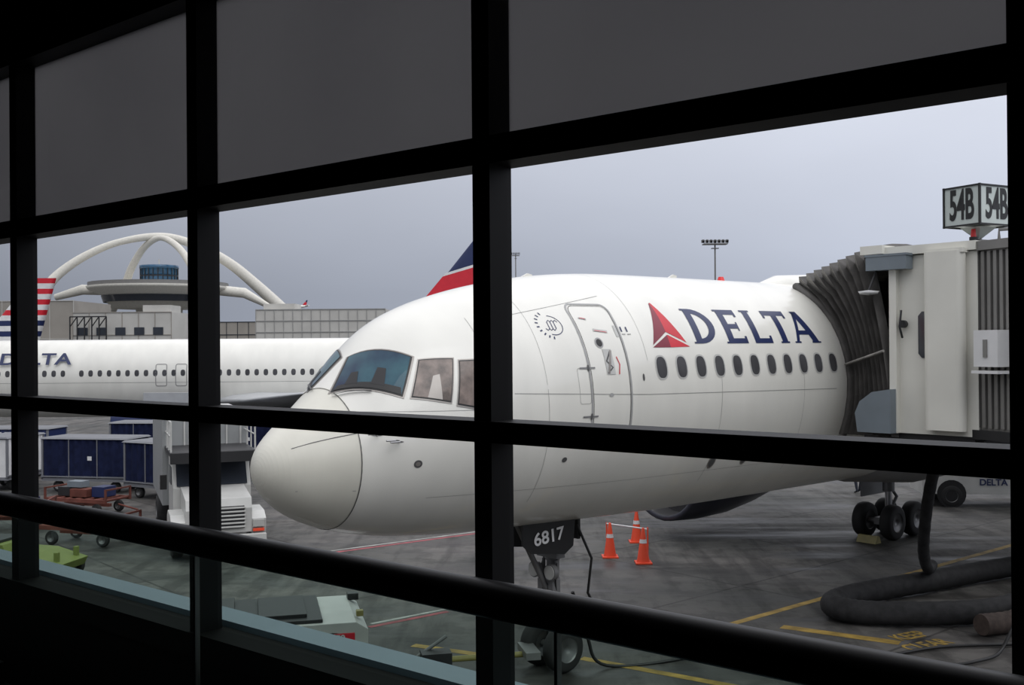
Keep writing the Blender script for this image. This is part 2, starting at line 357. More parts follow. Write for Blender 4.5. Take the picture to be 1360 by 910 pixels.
h.strip(mb,[(3.9,4),(3.9,78)],.005,'seam',.003,'P'); h.strip(mb,[(6.05,4),(6.05,74)],.005,'seam',.003,'P')
h.strip(mb,[(3.5,1.25),(5.6,1.62)],.008,'seam'); h.strip(mb,[(2.0,-1.35),(6,-1.42),(12,-1.45)],.006,'seam')
h.strip(mb,[(1.1,-.1),(3.2,-.12)],.007,'seam'); 
h.oval(mb,1.77,-.84,.06,.055,'seamd',e=1); h.oval(mb,1.77,-.84,.035,.03,'frame',.006,e=1)
for u,w in((1.25,-.42),(1.5,-.52),(1.45,-.5)): h.oval(mb,u,w,.07,.012,'seamd',e=1); mb.cyl(h.W(u,w),h.W(u,w,.1),.012,'alu'); mb.cyl(h.W(u,w,.1),h.W(u,w,.1)+Vector((-.15,0,0)),.012,'alu')
for u in(8.0,8.95): h.oval(mb,u,-1.28,.10,.12,'frame',e=1); h.oval(mb,u,-1.28,.07,.09,'seamd',.007,e=1)
h.oval(mb,4.3,-.95,.05,.04,'seamd',e=1)
ct=h.raw(13.3,0)
mb.lathe([(-1.9,0),(-1.7,.14),(-1.1,.32),(0,.38),(1.1,.32),(1.7,.14),(1.9,0)],(13.4,0,ct.z-.14),(1,0,0),'white')
p=h.raw(10.4,0); mb.cyl(p,p+Vector((0,0,.08)),.08,'beacon',r1=.05)
for u in(4.9,8.7): p=h.raw(u,0); mb.prism([(u,p.z-.02),(u+.3,p.z-.02),(u+.3,p.z+.05),(u+.2,p.z+.07)],-.015,.015,'white')
for k in range(0,60):
    u=6.36+.508*k
    if k in(11,12,13,33,34): continue
    for sd in(1,-1):
        if u<39: h.oval(mb,u,.43,.15,.205,'cabfr',.004,sd); h.oval(mb,u,.43,.12,.175,'cabwin',.008,sd)
def rr(u0,u1,w0,w1,r):
    P=[]
    for cx,cy,a0 in((u1-r,w1-r,0),(u0+r,w1-r,90),(u0+r,w0+r,180),(u1-r,w0+r,270)):
        for i in range(6): t=rad(a0+i*18); P.append((cx+r*math.cos(t),cy+r*math.sin(t)))
    return P
for sd in(1,-1):
    for o in(0,7.6):
        h.strip(mb,rr(4.74+o,5.60+o,-.58,1.47,.13),.035,'seaml',.004,closed=True,side=sd); h.strip(mb,rr(4.77+o,5.57+o,-.55,1.44,.12),.010,'seamd',.007,closed=True,side=sd)
        h.oval(mb,5.08+o,.84,.085,.085,'seaml',.005,sd,e=1); h.oval(mb,5.08+o,.84,.06,.06,'black',.008,sd,e=1)
h.quad(mb,[(5.10,.34),(5.10,.74),(5.28,.74),(5.28,.34)],'cabfr',.006); h.strip(mb,[(5.12,.36),(5.24,.45),(5.13,.55),(5.24,.7)],.03,'seamd',.010)
h.strip(mb,[(5.14,.36),(5.26,.72)],.045,'frame',.012)
h.strip(mb,[(5.36,.34),(5.40,.5),(5.36,.62)],.02,'red',.006)
h.strip(mb,[(4.88,1.24),(5.02,1.22)],.03,'seaml',.006); h.strip(mb,[(4.9,1.24),(5.0,1.225)],.012,'red',.008); h.strip(mb,[(5.06,1.05),(5.34,1.02)],.05,'cabfr',.006);h.strip(mb,[(5.08,1.04),(5.32,1.01)],.012,'red',.008)
h.quad(mb,[(5.5,.94),(5.5,1.12),(5.56,1.12),(5.56,.94)],'cabfr',.006)
for a in(5.66,5.78): h.strip(mb,[(a,1.02),(a,1.10)],.03,'navy',.006); h.strip(mb,[(a-.02,.98),(a+.06,.98)],.015,'seam',.006)
for w in(.45,-.3):
    h.strip(mb,[(4.55,w),(4.86,w)],.03,'seaml',.01); h.strip(mb,[(4.55,w),(4.86,w)],.008,'seamd',.014); h.oval(mb,4.72,w,.02,.05,'seamd',.016)
h.strip(mb,rr(4.5,4.72,-.1,.45,.04),.006,'seam',closed=True)
h.oval(mb,5.9,.28,.025,.06,'seamd',e=1)
h.oval(mb,5.15,.02,.05,.03,'seaml',e=1)
cx,cy=4.30,1.12
h.strip(mb,[(cx+.19*math.cos(rad(a)),cy+.15*math.sin(rad(a))) for a in range(-110,100,10)],.014,'navy')
for o in(-.06,0,.06): h.strip(mb,[(cx+o+.07,cy+.05),(cx+o+.04,cy+.08),(cx+o,cy+.05),(cx+o,cy-.05),(cx+o-.04,cy-.08),(cx+o-.07,cy-.05)],.016,'navy',.004)
for a in range(115,260,18):
    t=rad(a); h.strip(mb,[(cx+.23*math.cos(t),cy+.18*math.sin(t)),(cx+.28*math.cos(t),cy+.22*math.sin(t))],.025,'navy')
h.quad(mb,[(6.69,1.52),(6.66,1.50),(6.28,.80),(6.70,1.02)],'dred'); h.quad(mb,[(6.69,1.52),(6.70,1.02),(7.14,.84),(6.72,1.52)],'red')
h.quad(mb,[(6.26,.76),(6.30,.78),(6.70,.97),(6.70,.76)],'dred'); h.quad(mb,[(6.70,.97),(6.72,.97),(7.20,.77),(6.70,.76)],'red')
def L4(pts): h.quad(mb,pts,'navy',.005,n=8)
b,t=.82,1.43
def rect(u0,u1,w0,w1): L4([(u0,w0),(u0,w1),(u1,w1),(u1,w0)])
st=.17
rect(7.42,7.42+st,b,t)
N=14
def darc(f,i): 
    a=-90+180*i/N; return (7.57+ (.48 if f else .31)*math.cos(rad(a)), (b+t)/2+((t-b)/2-(0 if f else .085))*math.sin(rad(a)))
for i in range(N): L4([darc(0,i),darc(1,i),darc(1,i+1),darc(0,i+1)])
rect(7.36,7.57,b,b+.03);rect(7.36,7.57,t-.03,t)
rect(8.32,8.49,b,t);rect(8.47,8.86,b,b+.09);rect(8.47,8.83,t-.09,t);rect(8.47,8.75,(b+t)/2-.04,(b+t)/2+.045);rect(8.82,8.88,b,b+.13);rect(8.79,8.85,t-.13,t);rect(8.72,8.76,(b+t)/2-.08,(b+t)/2+.08);rect(8.26,8.49,b,b+.03);rect(8.26,8.49,t-.03,t)
rect(9.10,9.27,b,t);rect(9.25,9.62,b,b+.09);rect(9.58,9.64,b,b+.14);rect(9.04,9.33,t-.03,t)
rect(9.95,10.12,b,t-.05);rect(9.70,10.37,t-.09,t);rect(9.68,9.74,t-.14,t);rect(10.33,10.39,t-.14,t);rect(9.90,10.17,b,b+.03)
L4([(10.40,b),(10.70,t),(10.80,t),(10.49,b)]);L4([(10.97,b),(10.65,t),(10.85,t),(11.17,b)]);rect(10.55,10.95,b+.16,b+.24);rect(10.35,10.55,b,b+.03);rect(10.92,11.22,b,b+.03)
air=mb.obj('airliner',TIP,ANG)
text('registration_number','6817',.30,'cwhite',facing((5.12,-.475,2.40),(1,0,.08)),air,1.15,.005)
# ============================================================ other airliners
def other(name,loc,ang,L,cz,liv,eng,wtxt,wu=13.5,eu=13.2):
    hh=Hull(L,cz); mb=MB()
    airframe(mb,hh,L,16.5,liv,eng,1.75,eu,4.9,1.05,wu,False,'wingl',1.1)
    gearleg(mb,4.5,0,cz-1.9,'nose'); gearleg(mb,wu+5,2.6,cz-1.4,'main'); gearleg(mb,wu+5,-2.6,cz-1.4,'main')
    for k in range(0,46):
        u=5.4+.508*k
        if u<L*.76 and k not in(13,): hh.oval(mb,u,.22,.13,.18,'cabwin',.006,n=10)
    for u in(16.9,18.0,4.4): hh.strip(mb,rr(u-.3,u+.3,-.5,.7,.1),.05,'seam',.006,closed=True)
    for c,mt in WINS:
        for sd in(1,-1): hh.quad(mb,c,mt,.01,'3',5,sd)
    hh.strip(mb,[(3,-.3),(L*.7,-.3)],.02,'seam')
    o=mb.obj(name,loc,ang)
    if wtxt: text('livery_lettering',wtxt,.98,'navy',facing((9.95,-1.86,cz+1.0),(1,0,0),(0,.5,1)),o,1.35,.02)
    return o
other('airliner.001',(-36.3,60,0),rad(.5),38.5,4.05,'navyred','navy','DELTA',19.5,15.6)
other('airliner.002',(-86.8,112,0),rad(2),38.5,4.3,'stripes','wingl','')
o=other('airliner.003',(-288,1300,52),rad(4),38.5,4.3,'navyred','wingl','')

# ============================================================ jet bridge (aircraft-aligned frame)
mb=MB()
def ringpts(A):
    pts=[]
    if A:
        uf,ub=12.05,14.2
        for i in range(9):
            w=-1.0+(1.95+1.0)*i/8; pts.append(h.W(uf,w,.06))
        for i in range(1,6): pts.append(h.W(uf+(ub-uf)*i/6,1.95,.06))
        for i in range(9):
            w=1.95-(1.95+1.0)*i/8; pts.append(h.W(ub,w,.06))
    else:
        uf,ub=11.3,14.3
        for i in range(9): z=3.85+3.42*i/8; pts.append(Vector((uf,-3.4+.55*(i/8)**1.5,z)))
        for i in range(1,6): pts.append(Vector((uf+(ub-uf)*i/6,-2.85,7.27+.12*math.sin(math.pi*i/6))))
        for i in range(9): z=7.27-3.42*i/8; pts.append(Vector((ub,-3.4+.55*(1-i/8)**1.5,z)))
    return pts
RA,RB=ringpts(1),ringpts(0); NR=19; n=len(RA)
rings=[]
for i in range(NR):
    f=i/(NR-1); R=[a.lerp(b,f) for a,b in zip(RA,RB)]; c=sum(R,Vector())/n; o=.22 if i%2 else -.03
    RR=[]
    for j,q in enumerate(R):
        d=q-c; d.y=0
        if j<8: d=Vector((-1,0,.15))
        elif j>14: d=Vector((1,0,.15))
        d.normalize(); RR.append(q+d*o)
    rings.append(RR)
for i in range(NR-1): mb.add(rings[i]+rings[i+1],[(k,k+1,n+k+1,n+k) for k in range(n-1)],'bellow' if i%2 else 'bellow2')  # light and shade of the folds put into alternating face colours
mb.tube([q+Vector((-.12,0,0)) for q in RA],.08,'bellow',n=8)
mb.tube([RA[4].lerp(RB[4],f)+Vector((-.24,0,-.1)) for f in(0,.25,.5,.75,1)],.025,'bellow2',n=6)
def B(u0,u1,v0,v1,z0,z1,m): mb.box(((u0+u1)/2,-(v0+v1)/2,(z0+z1)/2),(u1-u0,v1-v0,z1-z0),m)
B(11.28,14.3,3.2,4.8,3.85,4.0,'dark')
B(11.22,11.32,3.33,4.9,3.95,7.2,'jbw'); B(14.25,14.35,3.15,4.9,3.95,7.2,'jbw')
B(11.15,14.4,2.85,4.9,7.22,7.38,'jbw'); B(11.10,11.22,3.30,3.44,3.95,7.2,'jbw')
B(11.05,11.5,2.75,3.2,7.26,7.42,'jbw')
B(10.98,11.25,4.12,4.62,4.05,7.22,'jbw')
for v in(4.12,4.62): mb.cyl((11.1,-v,4.05),(11.1,-v,7.22),.12,'jbw')
B(11.0,11.5,4.05,4.75,7.18,7.26,'jbw')
hw=[(.0,-.42),(.10,-.42),(.17,-.34),(.17,.34),(.10,.42),(-.10,.42),(-.17,.34),(-.17,-.34),(-.10,-.42)]
mb.prism([(-3.98+a,5.75+b) for a,b in hw],11.2,11.215,'dglass',lambda a,b,y:(y,a,b))
B(10.95,11.2,2.92,3.72,6.95,7.22,'jbg'); B(10.94,11.21,2.90,3.74,7.2,7.24,'jbg')
mb.cyl((11.1,-3.56,5.95),(11.18,-3.56,5.95),.07,'dark'); mb.tube([(11.1,-3.56,5.7),(11.0,-3.56,5.9),(11.1,-3.54,6.2)],.02,'dark')
mb.lathe([(0,.02),(.02,.16),(.07,.19),(.09,.0)],(10.95,-2.98,6.5),(0,0,1),'cwhite'); mb.cyl((10.95,-2.98,6.58),(11.1,-3.05,6.95),.02,'dark')
mb.prism([(-3.42,3.95),(-2.75,3.95),(-2.70,4.3),(-2.80,4.52),(-3.05,4.70),(-3.42,4.76)],10.9,11.1,'jbg',lambda a,b,y:(y,a,b))
B(11.4,14.2,2.6,4.9,3.65,3.87,'dark')
for k in range(7): mb.tube([(11.3+.1*(k%3),-3.4-.25*k,3.85),(11.25,-3.5-.25*k,3.62-.06*(k%3)),(11.4,-3.7-.25*k,3.85)],.02,'black',n=6)
B(11.5,12.2,3.6,4.4,3.45,3.66,'dark')
td=Vector((-.30,-.954,0)).normalized(); tn=Vector((td.y,-td.x,0)) ; start=Vector((12.75,-4.75,0))
if tn.x>0: tn=-tn
Lt=15
Rz=math.atan2(td.y,td.x)
cz0=(4.05+7.25)/2
mb.box(start+td*Lt/2+Vector((0,0,cz0)),(Lt,2.7,3.15),'corr',Rz)
k=0
while k*.13<Lt-.1:
    q=start+td*(k*.13+.05)
    for s in(1,-1): mb.box(q+tn*s*1.37+Vector((0,0,cz0)),(.065,.07,3.05),'corr',Rz)
    k+=1
for zz in(4.0,7.28):
    for s in(1,-1): mb.box(start+td*Lt/2+tn*s*1.38+Vector((0,0,zz)),(Lt,.14,.16),'corr' if zz>5 else 'dark',Rz)
e=start+td*Lt
mb.cyl(e+Vector((0,0,3.9)),e+Vector((0,0,7.4)),2.0,'jbw',n=28); mb.cyl(e,e+Vector((0,0,3.9)),.5,'jbw')
w=start+td*9
for s in(1,-1):
    mb.cyl(w+tn*s*1.7,w+tn*s*1.7+Vector((0,0,7.0)),.16,'jbw'); mb.wheel(w+tn*s*1.1+Vector((0,0,.5)),td.cross(Vector((0,0,1))),.5,.4)
mb.box(w+Vector((0,0,1.0)),(.5,3.4,.4),'jbw',Rz)
q=start+td*1.08+tn*1.62; mb.box(q+Vector((0,0,5.5)),(.5,.3,.62),'cwhite',Rz); mb.box(q+Vector((0,0,5.1)),(.55,.36,.05),'cwhite',Rz); mb.box(q+Vector((0,0,5.5))+tn*.16,(.08,.02,.3),'corr',Rz)
mb.cyl((11.4,-4.75,7.36),(11.4,-4.75,7.46),.07,'dark'); mb.cyl((11.4,-4.75,7.46),(11.4,-4.75,7.6),.05,'beacon',r1=.035)
mb.tube([(11.4,-5.2,7.36),(11.4,-5.2,7.55),(11.5,-5.7,7.55),(11.5,-5.7,7.36)],.03,'corr')
jb=mb.obj('jet_bridge',TIP,ANG)
mb=MB()
mb.box((0,0,8.0),(.86,.74,.66),'signw')
for x in(-.43,.43):
    for y in(-.37,.37): mb.box((x,y,8.0),(.035,.035,.72),'black')
for z in(7.66,8.34):
    for y in(-.37,.37): mb.box((0,y,z),(.9,.035,.03),'black')
    for x in(-.43,.43): mb.box((x,0,z),(.035,.78,.03),'black')
mb.lathe([(7.40,.05),(7.45,.06),(7.64,.30)],(0,0,0),(0,0,1),'signw',n=4,smooth=False); mb.cyl((0,0,7.37),(0,0,7.5),.05,'corr'); mb.box((0,0,7.39),(.3,.3,.05),'corr')
ga=math.atan2(.33,.62)
gs=mb.obj('gate_sign',(8.30,18.72,0),ga)
text('gate_number_front','54B',.74,'black',facing((0,-.376,8.0),(1,0,0)),gs,.50,.018); text('gate_number_side','54B',.74,'black',facing((-.436,0,8.0),(0,-1,0)),gs,.44,.018)

# ============================================================ ground
def groundmat():
    m=bpy.data.materials.new('apron_concrete'); m.use_nodes=True; nt=m.node_tree; b=nt.nodes['Principled BSDF']; N=nt.nodes.new; Lk=nt.links.new
    tc=N('ShaderNodeTexCoord'); mp=N('ShaderNodeMapping'); mp.inputs['Rotation'].default_value=(0,0,-ANG); Lk(tc.outputs['Object'],mp.inputs['Vector'])
    br=N('ShaderNodeTexBrick'); br.offset=0; br.inputs['Scale'].default_value=1; br.inputs['Brick Width'].default_value=5; br.inputs['Row Height'].default_value=5; br.inputs['Mortar Size'].default_value=.035
    br.inputs['Color1'].default_value=(1,1,1,1); br.inputs['Color2'].default_value=(.82,.82,.82,1); br.inputs['Mortar'].default_value=(.42,.42,.42,1); Lk(mp.outputs[0],br.inputs['Vector'])
    n1=N('ShaderNodeTexNoise'); n1.inputs['Scale'].default_value=.16; n1.inputs['Detail'].default_value=8; n1.inputs['Roughness'].default_value=.6; Lk(tc.outputs['Object'],n1.inputs['Vector'])
    r1=N('ShaderNodeValToRGB'); r1.color_ramp.elements[0].position=.38; r1.color_ramp.elements[0].color=(.065,.067,.062,1); r1.color_ramp.elements[1].position=.66; r1.color_ramp.elements[1].color=(.16,.15,.14,1); Lk(n1.outputs['Fac'],r1.inputs[0])
    def streak(rot,sc_,scale,lo,p0,p1):
        mp2=N('ShaderNodeMapping'); mp2.inputs['Rotation'].default_value=(0,0,rot); mp2.inputs['Scale'].default_value=sc_; Lk(tc.outputs['Object'],mp2.inputs['Vector'])
        n2=N('ShaderNodeTexNoise'); n2.inputs['Scale'].default_value=scale; n2.inputs['Detail'].default_value=7; n2.inputs['Roughness'].default_value=.65; Lk(mp2.outputs[0],n2.inputs['Vector'])
        r2=N('ShaderNodeValToRGB'); r2.color_ramp.elements[0].position=p0; r2.color_ramp.elements[0].color=(lo,lo,lo,1); r2.color_ramp.elements[1].position=p1; r2.color_ramp.elements[1].color=(1,1,1,1); Lk(n2.outputs['Fac'],r2.inputs[0]); return n2,r2
    n2,r2=streak(.3,(.25,1.6,1),.6,.45,.38,.54); n4,r4=streak(-.75,(1.4,.18,1),.9,.55,.40,.52); n5,r5=streak(0,(1,1,1),1.4,.7,.42,.5)
    def mul(a,c):
        x=N('ShaderNodeMix'); x.data_type='RGBA'; x.blend_type='MULTIPLY'; x.inputs[0].default_value=1; Lk(a,x.inputs[6]); Lk(c,x.inputs[7]); return x.outputs[2]
    c=mul(mul(mul(mul(r1.outputs[0],br.outputs['Color']),r2.outputs[0]),r4.outputs[0]),r5.outputs[0]); Lk(c,b.inputs['Base Color'])
    r3=N('ShaderNodeMapRange'); r3.inputs['From Min'].default_value=.35; r3.inputs['From Max'].default_value=.6; r3.inputs['To Min'].default_value=.42; r3.inputs['To Max'].default_value=.85; Lk(n2.outputs['Fac'],r3.inputs[0]); Lk(r3.outputs[0],b.inputs['Roughness'])
    b.inputs['Specular IOR Level'].default_value=.32
    bp=N('ShaderNodeBump'); bp.inputs['Strength'].default_value=.15; n3=N('ShaderNodeTexNoise'); n3.inputs['Scale'].default_value=9; Lk(tc.outputs['Object'],n3.inputs['Vector']); Lk(n3.outputs['Fac'],bp.inputs['Height']); Lk(bp.outputs[0],b.inputs['Normal'])
    return m
M['ground']=groundmat()
mb=MB(); mb.add([(-2500,-400,0),(2500,-400,0),(2500,4000,0),(-2500,4000,0)],[(0,1,2,3)],'ground'); mb.obj('apron_ground')
mb=MB()
def line(pts,w,m,z=.004):
    for p,q in zip(pts,pts[1:]):
        a=Vector((*p,z));b_=Vector((*q,z)); t=(b_-a).normalized(); s=Vector((-t.y,t.x,0))*w/2
        mb.add([a-s,b_-s,b_+s,a+s],[(0,1,2,3)],m)
line([(4.2,21.0),(9.6,25.6)],.18,'yline'); line([(9.6,25.6),(20,34.4)],.18,'yline')
line([(5.3,20.9),(7.2,19.7)],.28,'yline'); line([(1.2,18.9),(4.0,17.0)],.2,'yline'); line([(-1.9,19.8),(-.3,19.0)],.2,'yline'); line([(0.4,17.0),(3.6,16.0)],.12,'yline')
line([(-5.2,28.6),(-.8,31.8)],.16,'rline'); line([(-5.2,28.9),(-.8,32.1)],.10,'wline'); line([(-2.9,21.1),(-1.4,22.3)],.14,'rline'); line([(-2.9,21.35),(-1.4,22.55)],.10,'wline')
mk=mb.obj('apron_marking')
for i,(s,y) in enumerate((('KEEP',20.15),('CLEAR',19.55))):
    text('stand_lettering_%d'%i,s,.52,'yline',Matrix.Translation((7.55+.1*i,y,.008))@Matrix.Rotation(rad(28),4,'Z'),mk,.7,.01,.001)

# ============================================================ ground objects
def cone(x,y):
    mb=MB(); mb.box((0,0,.02),(.42,.42,.04),'orange'); mb.lathe([(.04,.17),(.1,.155),(.9,.035),(.92,.0)],(0,0,0),(0,0,1),'orange',n=24)
    mb.lathe([(.52,.097),(.62,.082)],(0,0,0),(0,0,1),'cwhite',n=24); return mb.obj('traffic_cone',(x,y,0),bevel=.005)
for x,y in((2.55,27.9),(3.33,27.1),(3.5,30.0)): cone(x,y)
mb=MB(); mb.cyl((2.5,28.3,.82),(3.5,27.5,.80),.02,'cwhite'); mb.cyl((2.5,28.3,0),(2.5,28.3,.85),.02,'orange');mb.cyl((3.5,27.5,0),(3.5,27.5,.85),.02,'orange'); mb.obj('barrier_bar')
def cart(x,y,a,L=3.6,cur='blueT',txt=None):
    mb=MB(); W=1.7
    mb.box((0,0,.5),(L,W,.12),'cartf'); mb.box((0,0,2.12),(L+.1,W+.1,.06),'cartf',taper=(.97,.9))
    for sx in(-1,1):
        for sy in(-1,1): mb.box((sx*(L/2-.04),sy*(W/2-.04),1.3),(.08,.08,1.6),'cartf'); mb.wheel((sx*(L/2-.6),sy*.6,.22),(0,1,0),.22,.16)
    for sy in(-1,1):
        N=60; vs=[]
        for i in range(N+1):
            xx=-L/2+.1+(L-.2)*i/N; yy=sy*(W/2-.02+.03*math.sin(i*1.1)); vs+=[(xx,yy,.6),(xx,yy,2.06)]
        mb.add(vs,[(2*i,2*i+2,2*i+3,2*i+1) for i in range(N)],cur,True)
        for i in range(1,3): mb.box((-L/2+L*i/3,sy*(W/2+.02),1.32),(.03,.03,1.5),'cartf')
        mb.box((0,sy*(W/2+.02),.62),(L,.05,.05),'cartf')
        mb.box((.3,sy*(W/2+.035),1.35),(.18,.01,.16),'cwhite')
    for sx in(-1,1): mb.box((sx*(L/2-.05),0,1.3),(.04,W-.1,1.5),cur)
    mb.cyl((L/2,0,.45),(L/2+.9,0,.3),.035,'dark'); mb.tube([(L/2+.8,0,.32),(L/2+.95,.05,.3),(L/2+1.0,0,.3)],.03,'dark')
    o=mb.obj('baggage_cart',(x,y,0),a)
    if txt: text('cart_lettering',txt,.42,'cwhite',facing((0,-W/2-.03,1.8),(1,0,0)),o,1.2,.01)
cart(-16.6,42,rad(-12),3.7); cart(-12.7,39.6,rad(-30),3.6); cart(-22.5,47.5,rad(-5),4.2,'navy','DELTA'); cart(-27.5,49,rad(-5))
cart(-20.6,43.0,rad(80),2.4,'cwhite'); cart(-17.2,50.5,rad(-5),3.6); cart(-12.6,50.2,rad(-5),3.6)
def dolly(x,y,a,bags=False):
    mb=MB()
    for s in(-.6,.6): mb.box((0,s,.5),(2.6,.08,.12),'rust')
    for i in range(7): mb.cyl((-1.2+.4*i,-.6,.52),(-1.2+.4*i,.6,.52),.05,'rust',n=10)
    for sx in(-1,1):
        for sy in(-.6,.6): mb.wheel((sx*.85,sy*.9,.2),(0,1,0),.2,.12); mb.box((sx*1.28,sy,.68),(.06,.06,.45),'rust')
        mb.box((sx*1.28,0,.88),(.06,1.2,.05),'rust')
    if bags:
        for k,(dx,dy,s_,m) in enumerate(((-.8,.1,(.5,.7,.3),'dark'),(-.1,-.1,(.7,.5,.26),'rust'),(.6,.1,(.5,.6,.34),'navy'),(-.4,.0,(.6,.4,.2),'jbg'))): mb.box((dx,dy,.58+s_[2]/2+(.3 if k==3 else 0)),s_,m)
    mb.box((0,0,.3),(1.9,.15,.1),'rust'); mb.cyl((1.3,0,.35),(2.1,0,.2),.03,'rust'); mb.obj('container_dolly',(x,y,0),a)
dolly(-12.3,30.6,rad(-15)); dolly(-14.6,36.2,rad(-20),True); dolly(-15.9,33.2,rad(10),True)
mb=MB(); mb.prism([(-1.3,.3),(1.1,.3),(1.2,.5),(.4,.72),(-.2,.75),(-.3,.95),(-1.3,.95)],-.6,.6,'green')
for sx in(-1,1):
    for sy in(-1,1): mb.wheel((sx*.8,sy*.58,.3),(0,1,0),.3,.18)
mb.box((-.8,0,.98),(.6,.9,.08),'dark'); mb.cyl((.0,.3,.75),(-.25,.3,1.05),.02,'black'); mb.box((1.0,-.4,.62),(.1,.12,.3),'green'); mb.box((1.0,.4,.62),(.1,.12,.3),'green')
mb.obj('baggage_tractor',(-11.8,25.7,0),rad(-10),bevel=.03)
mb=MB()
mb.box((-1.6,0,.75),(7.6,.9,.25),'dark')
mb.prism([(1.3,.75),(3.05,.7),(3.1,1.35),(3.0,1.62),(1.3,1.8)],-.85,.85,'truckw')
for s in(-1,1):
    mb.prism([(1.5,.75),(3.0,.6),(3.08,1.05),(2.75,1.22),(1.9,1.25),(1.6,1.1)],s*.85,s*1.22,'truckw'); mb.box((3.08,s*1.02,.93),(.06,.3,.2),'lamp'); mb.box((3.07,s*1.02,.75),(.05,.3,.08),'orange')
mb.box((3.11,0,1.12),(.03,1.3,.6),'dark')
for i in range(6): mb.box((3.13,0,.87+.1*i),(.03,1.35,.045),'truckw')
mb.box((3.2,0,.55),(.16,2.4,.24),'truckw'); mb.box((3.29,0,.55),(.02,.6,.15),'dark')
mb.prism([(-.3,.8),(1.4,.8),(1.4,1.75),(1.0,2.45),(-.3,2.5)],-1.05,1.05,'truckw')
mb.add([(1.43,-.95,1.8),(1.43,.95,1.8),(1.07,.95,2.38),(1.07,-.95,2.38)],[(0,1,2,3)],'dglass')
for s in(-1,1): mb.box((.55,s*1.06,2.05),(.8,.02,.5),'dglass'); mb.box((1.45,s*1.3,1.95),(.1,.18,.4),'black'); mb.wheel((2.25,s*1.02,.5),(0,1,0),.5,.32); mb.wheel((-3.6,s*.95,.5),(0,1,0),.5,.55)
mb.box((-2.9,0,2.35),(5.0,2.45,2.6),'truckg'); mb.box((-2.9,0,3.68),(5.05,2.5,.06),'truckw')
mb.box((.6,0,2.72),(2.6,2.3,.12),'dark'); mb.box((1.9,0,2.62),(.1,2.3,.3),'dark')
for i in range(4): mb.cyl((-.6+.8*i,-1.12,2.75),(-.6+.8*i,-1.12,3.6),.025,'truckw'); mb.cyl((-.6+.8*i,1.12,2.75),(-.6+.8*i,1.12,3.6),.025,'truckw')
for s in(-1,1): mb.cyl((-.6,s*1.12,3.6),(1.8,s*1.12,3.6),.03,'truckw'); mb.cyl((-.6,s*1.12,3.2),(1.8,s*1.12,3.2),.02,'truckw')
for i in range(6): mb.box((-.38,-1+.4*i,2.3),(.04,.05,2.4),'truckw')
mb.obj('catering_truck',(-8.9,30.7,0),math.atan2(-.93,.37),bevel=.02)
mb=MB()
mb.prism([(-1.9,.3),(1.7,.3),(1.7,.85),(1.5,.98),(-1.9,.98)],-1.0,1.0,'truckw'); mb.box((-.4,0,1.0),(2.7,1.8,.08),'dark')
mb.box((-1.0,0,1.06),(1.0,1.6,.1),'black'); mb.box((.3,0,1.06),(.8,1.4,.08),'dark')
for sx in(-1.2,1.1):
    for sy in(-1,1): mb.wheel((sx,sy*.9,.42),(0,1,0),.42,.28)
mb.box((1.1,-1.01,.72),(.75,.02,.18),'red'); mb.box((1.71,0,.7),(.02,1.5,.2),'dark'); mb.box((1.6,-.55,1.02),(.12,.12,.1),'yellow'); mb.box((1.6,.75,1.02),(.2,.2,.12),'black')
tug=mb.obj('pushback_tug',(-4.35,18.35,0),rad(14),bevel=.03)
text('tug_number','47178',.17,'cwhite',facing((1.1,-1.025,.72),(1,0,0)),tug,1,.003,.002)
mb=MB(); mb.cyl((-3.2,0,.35),(0,0,.35),.05,'yellow'); mb.cyl((-3.2,0,.35),(-3.7,0,.35),.08,'gear'); mb.box((0,0,.4),(.25,.7,.12),'gear')
mb.wheel((-1.6,.35,.2),(0,1,0),.2,.12); mb.wheel((-1.6,-.35,.2),(0,1,0),.2,.12); mb.cyl((-1.6,-.4,.2),(-1.6,.4,.2),.03,'gear'); mb.box((-1.6,0,.4),(.5,.35,.2),'dark'); mb.cyl((-1.9,.1,.4),(-1.4,.15,.7),.03,'gear'); mb.box((-2.5,0,.42),(.3,.2,.15),'yellow')
mb.obj('tow_bar',(0.25,18.0,0),rad(12))
for x,y in((10.0,29.7),):
    mb=MB(); mb.prism([(-.15,0),(.15,0),(.05,.2),(-.05,.2)],-.3,.3,'yellow'); mb.obj('wheel_chock',(x,y,0),ANG)
def smooth(pts,k=10):
    out=[];P=[Vector(p) for p in pts];P=[P[0]]+P+[P[-1]]
    for i in range(1,len(P)-2):
        for j in range(k):
            t=j/k; a,b_,c,d=P[i-1:i+3]; out.append(.5*((2*b_)+(-a+c)*t+(2*a-5*b_+4*c-d)*t*t+(-a+3*b_-3*c+d)*t**3))
    out.append(P[-2]); return out
mb=MB(); mb.tube(smooth([(15,26.6,.26),(12,25.2,.26),(9.2,23.6,.26),(7.2,22.4,.26),(6.5,21.5,.26),(7.2,20.9,.26),(9.4,21.0,.26),(11.4,22.3,.26),(14,23.4,.26)],14),.23,'hose',n=16,ribs=.05); mb.obj('preconditioned_air_hose')
mb=MB(); mb.tube(smooth([(8.9,20.1,.22),(9.8,20.5,.22),(10.7,21.2,.40),(11.6,21.9,.75),(12.6,22.4,1.2),(14,22.8,1.9)],12),.2,'hoser',n=16,ribs=.05); mb.obj('preconditioned_air_hose.001')
mb=MB(); mb.tube(smooth([(8.7,21.4,3.65),(8.75,22.2,2.4),(8.9,22.9,1.2),(9.1,23.2,.65),(9.4,23.7,.62)],8),.12,'hose',n=12,ribs=.05); mb.obj('drop_hose')
